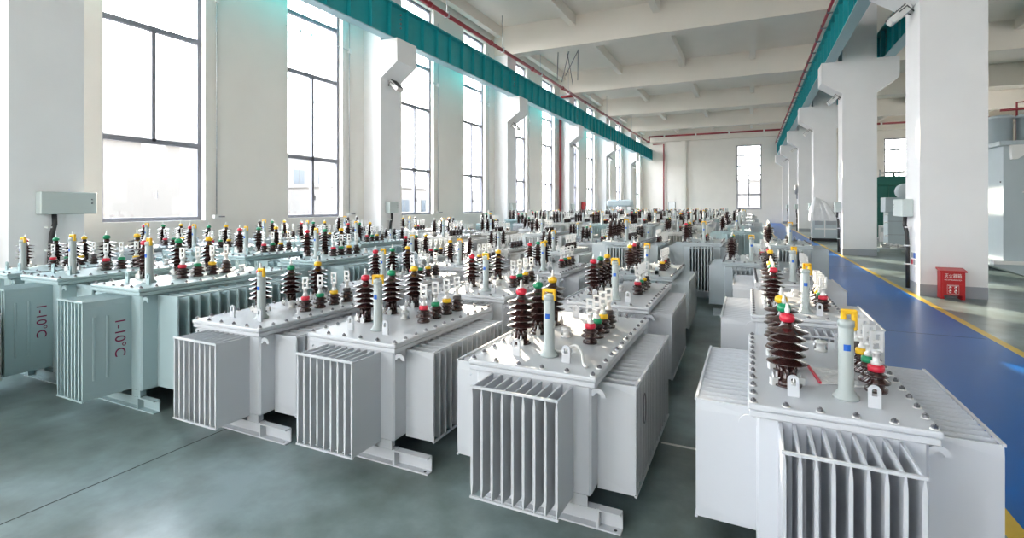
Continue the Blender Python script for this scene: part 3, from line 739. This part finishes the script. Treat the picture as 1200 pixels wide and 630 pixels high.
for i in range(12):
    T = Matrix.Translation((rg.uniform(-.35, .35), rg.uniform(-.22, .22), .19+.03*(i % 3))) @ Matrix.Rotation(rg.uniform(0, PI), 4, 'Z') @ Matrix.Rotation(PI/2+rg.uniform(-.3, .3), 4, 'Y')
    fb.lathe([(.03, -.12), (.045, -.1), (.03, -.04), (.03, .1), (.05, .12)], 'metal', 8, T)
ft = build(fb, 'fittings', r); ft['kind'] = 'stuff'
tag(build(MB().bbox(0, .32, 0, .3, 0, .75, .01, 'white').box(.04, .28, -.01, 0, .45, .65, 'boxgrey'), 'control_box', None, (5.35, 27.9, 0)), 'small white box on the floor at the foot of the green housing', 'control box')

# film wrapped machine before the third column
r = tag(empty('wrapped_switchgear', (2.62, 27.2, 0)), 'machine half wrapped in clear film just before the third right column', 'switchgear')
build(MB().bbox(0, 1.05, 0, .8, .14, 1.2, .01, 'equip').box(.10, .95, -.02, 0, .55, .60, 'white').box(.48, .52, -.02, 0, .2, 1.2, 'white').box(.1, .45, -.012, 0, .75, 1.1, 'band').box(.55, .95, -.012, 0, .75, 1.1, 'band'), 'cabinet_body', r)
build(MB().box(-.05, 1.1, -.05, .1, 0, .14, 'black').box(-.05, 1.1, .7, .85, 0, .14, 'black'), 'base_rail', r)
rw = random.Random(5); NA, NH = 28, 9; vs = []; fs = []
cre = [rw.uniform(-.05, .05) for _ in range(NA)]
for j in range(NH):
    t_ = j/(NH-1)
    for i in range(NA):
        a_ = 2*PI*i/NA; ca, sa = math.cos(a_), math.sin(a_)
        hx = .62*(1-.72*t_**1.4); hy = .48*(1-.65*t_**1.4); q = (abs(ca)**5+abs(sa)**5)**(-.2)
        vs.append((.52-.20*t_+hx*ca*q+cre[i]*(.4+t_), .4+hy*sa*q+cre[(i*3) % NA]*(.4+t_), .95+1.0*t_+(.10*ca if j else 0)*-t_+rw.uniform(-.015, .015)))
for j in range(NH-1):
    for i in range(NA): fs.append((j*NA+i, j*NA+(i+1) % NA, (j+1)*NA+(i+1) % NA, (j+1)*NA+i))
fs.append(tuple(range((NH-1)*NA, NH*NA)))
build(MB().add(vs, fs, 'film'), 'film_cover', r)
build(MB().add([(-.08, -.06, .2), (-.02, -.08, .2), (-.02, -.08, 1.3), (-.08, -.06, 1.3), (-.07, -.05, .2), (-.01, -.07, .2), (-.01, -.07, 1.3), (-.07, -.05, 1.3)], [(0,1,2,3),(4,7,6,5),(0,4,5,1),(1,5,6,2),(2,6,7,3),(3,7,4,0)], 'film'), 'film_fold', r)
# wall fan on the fourth column
tag(build(MB().lathe([(.28, 0), (.32, .05), (.32, .15), (.1, .2)], 'band', 20, Matrix.Rotation(-PI/2, 4, 'Y')).box(-.1, 0, -.03, .03, -.6, 0, 'band'), 'wall_fan', None, (2.78, RC[2]+SP*3+.4, 2.7)), 'grey round fan on the side of the fourth right column', 'fan')
# tall unit with a long conservator in the far left
r = tag(empty('power_transformer', (-9.1, 34.9, 0)), 'larger transformer with long pale conservator tank far back by the left wall', 'transformer')
build(MB().bbox(0, 1.6, 0, 1.1, .1, 1.35, .02, 'equip').box(.1, .3, .1, 1.1, 0, .1, 'band').box(1.3, 1.5, .1, 1.05, 0, .1, 'band'), 'tank', r)
build(MB().bbox(-.1, 1.7, .2, .75, 1.6, 2.08, .13, 'equip', seg=3).box(.3, .38, .45, .6, 1.35, 1.62, 'equip').box(1.2, 1.28, .45, .6, 1.35, 1.62, 'equip'), 'conservator', r)
tag(build(MB().box(0, .7, 0, .04, 0, .9, 'band').box(.05, .65, -.005, 0, .05, .85, 'white'), 'notice_board', None, (-7.7, YE-.05, 1.2)), 'small framed notice board low on the end wall', 'notice board')

# ------------------------------------------------------------------ outside the left windows
struct(build(MB().box(-90, XL-.33, -60, 150, -.4, -.25, 'outground').box(XL-.33, 40, YE+.4, 150, -.4, -.25, 'outground'), 'ground_outside'))
def house(x0, x1, y0, y1, h, lab, wins_=True):
    r = tag(empty('outside_building', (x0, y0, -.25)), lab, 'building')
    build(MB().box(0, x1-x0, 0, y1-y0, 0, h, 'outwall').box(-.15, x1-x0+.15, -.15, y1-y0+.15, h, h+.25, 'outwall'), 'walls', r)
    if wins_:
        wm = MB().box(0, .04, 0, 1.4, 0, 1.5, 'outdark').box(.04, .06, .68, .72, 0, 1.5, 'outwall').mesh('window')
        z = 1.0
        while z < h-1.5:
            yy = 1.2
            while yy < y1-y0-2: place('window', wm, r, (x1-x0, yy, z)); yy += 3.4
            z += 3.3
house(-60, -44, 27.2, 46, 7.2, 'pale outside block with rows of windows seen through the first window')
house(-34, -24, 3, 14.6, 4.7, 'plain pale workshop wall outside the first window', False)
house(-40, -30, 34, 50, 3.6, 'low pale shed outside the second window')
house(-58, -46, 60, 100, 4.5, 'long low building outside the far left windows')
tag(build(MB().lathe([(.5, 0), (.05, 1.1)], 'orange', 12).box(-.55, .55, -.55, .55, -.05, 0, 'orange'), 'roof_marker', None, (-32, 36.5, 3.65)), 'small orange cone shape on the low shed roof outside', 'marker')
house(-14, 16, 80, 92, 5.5, 'long low pale building seen through the end window')
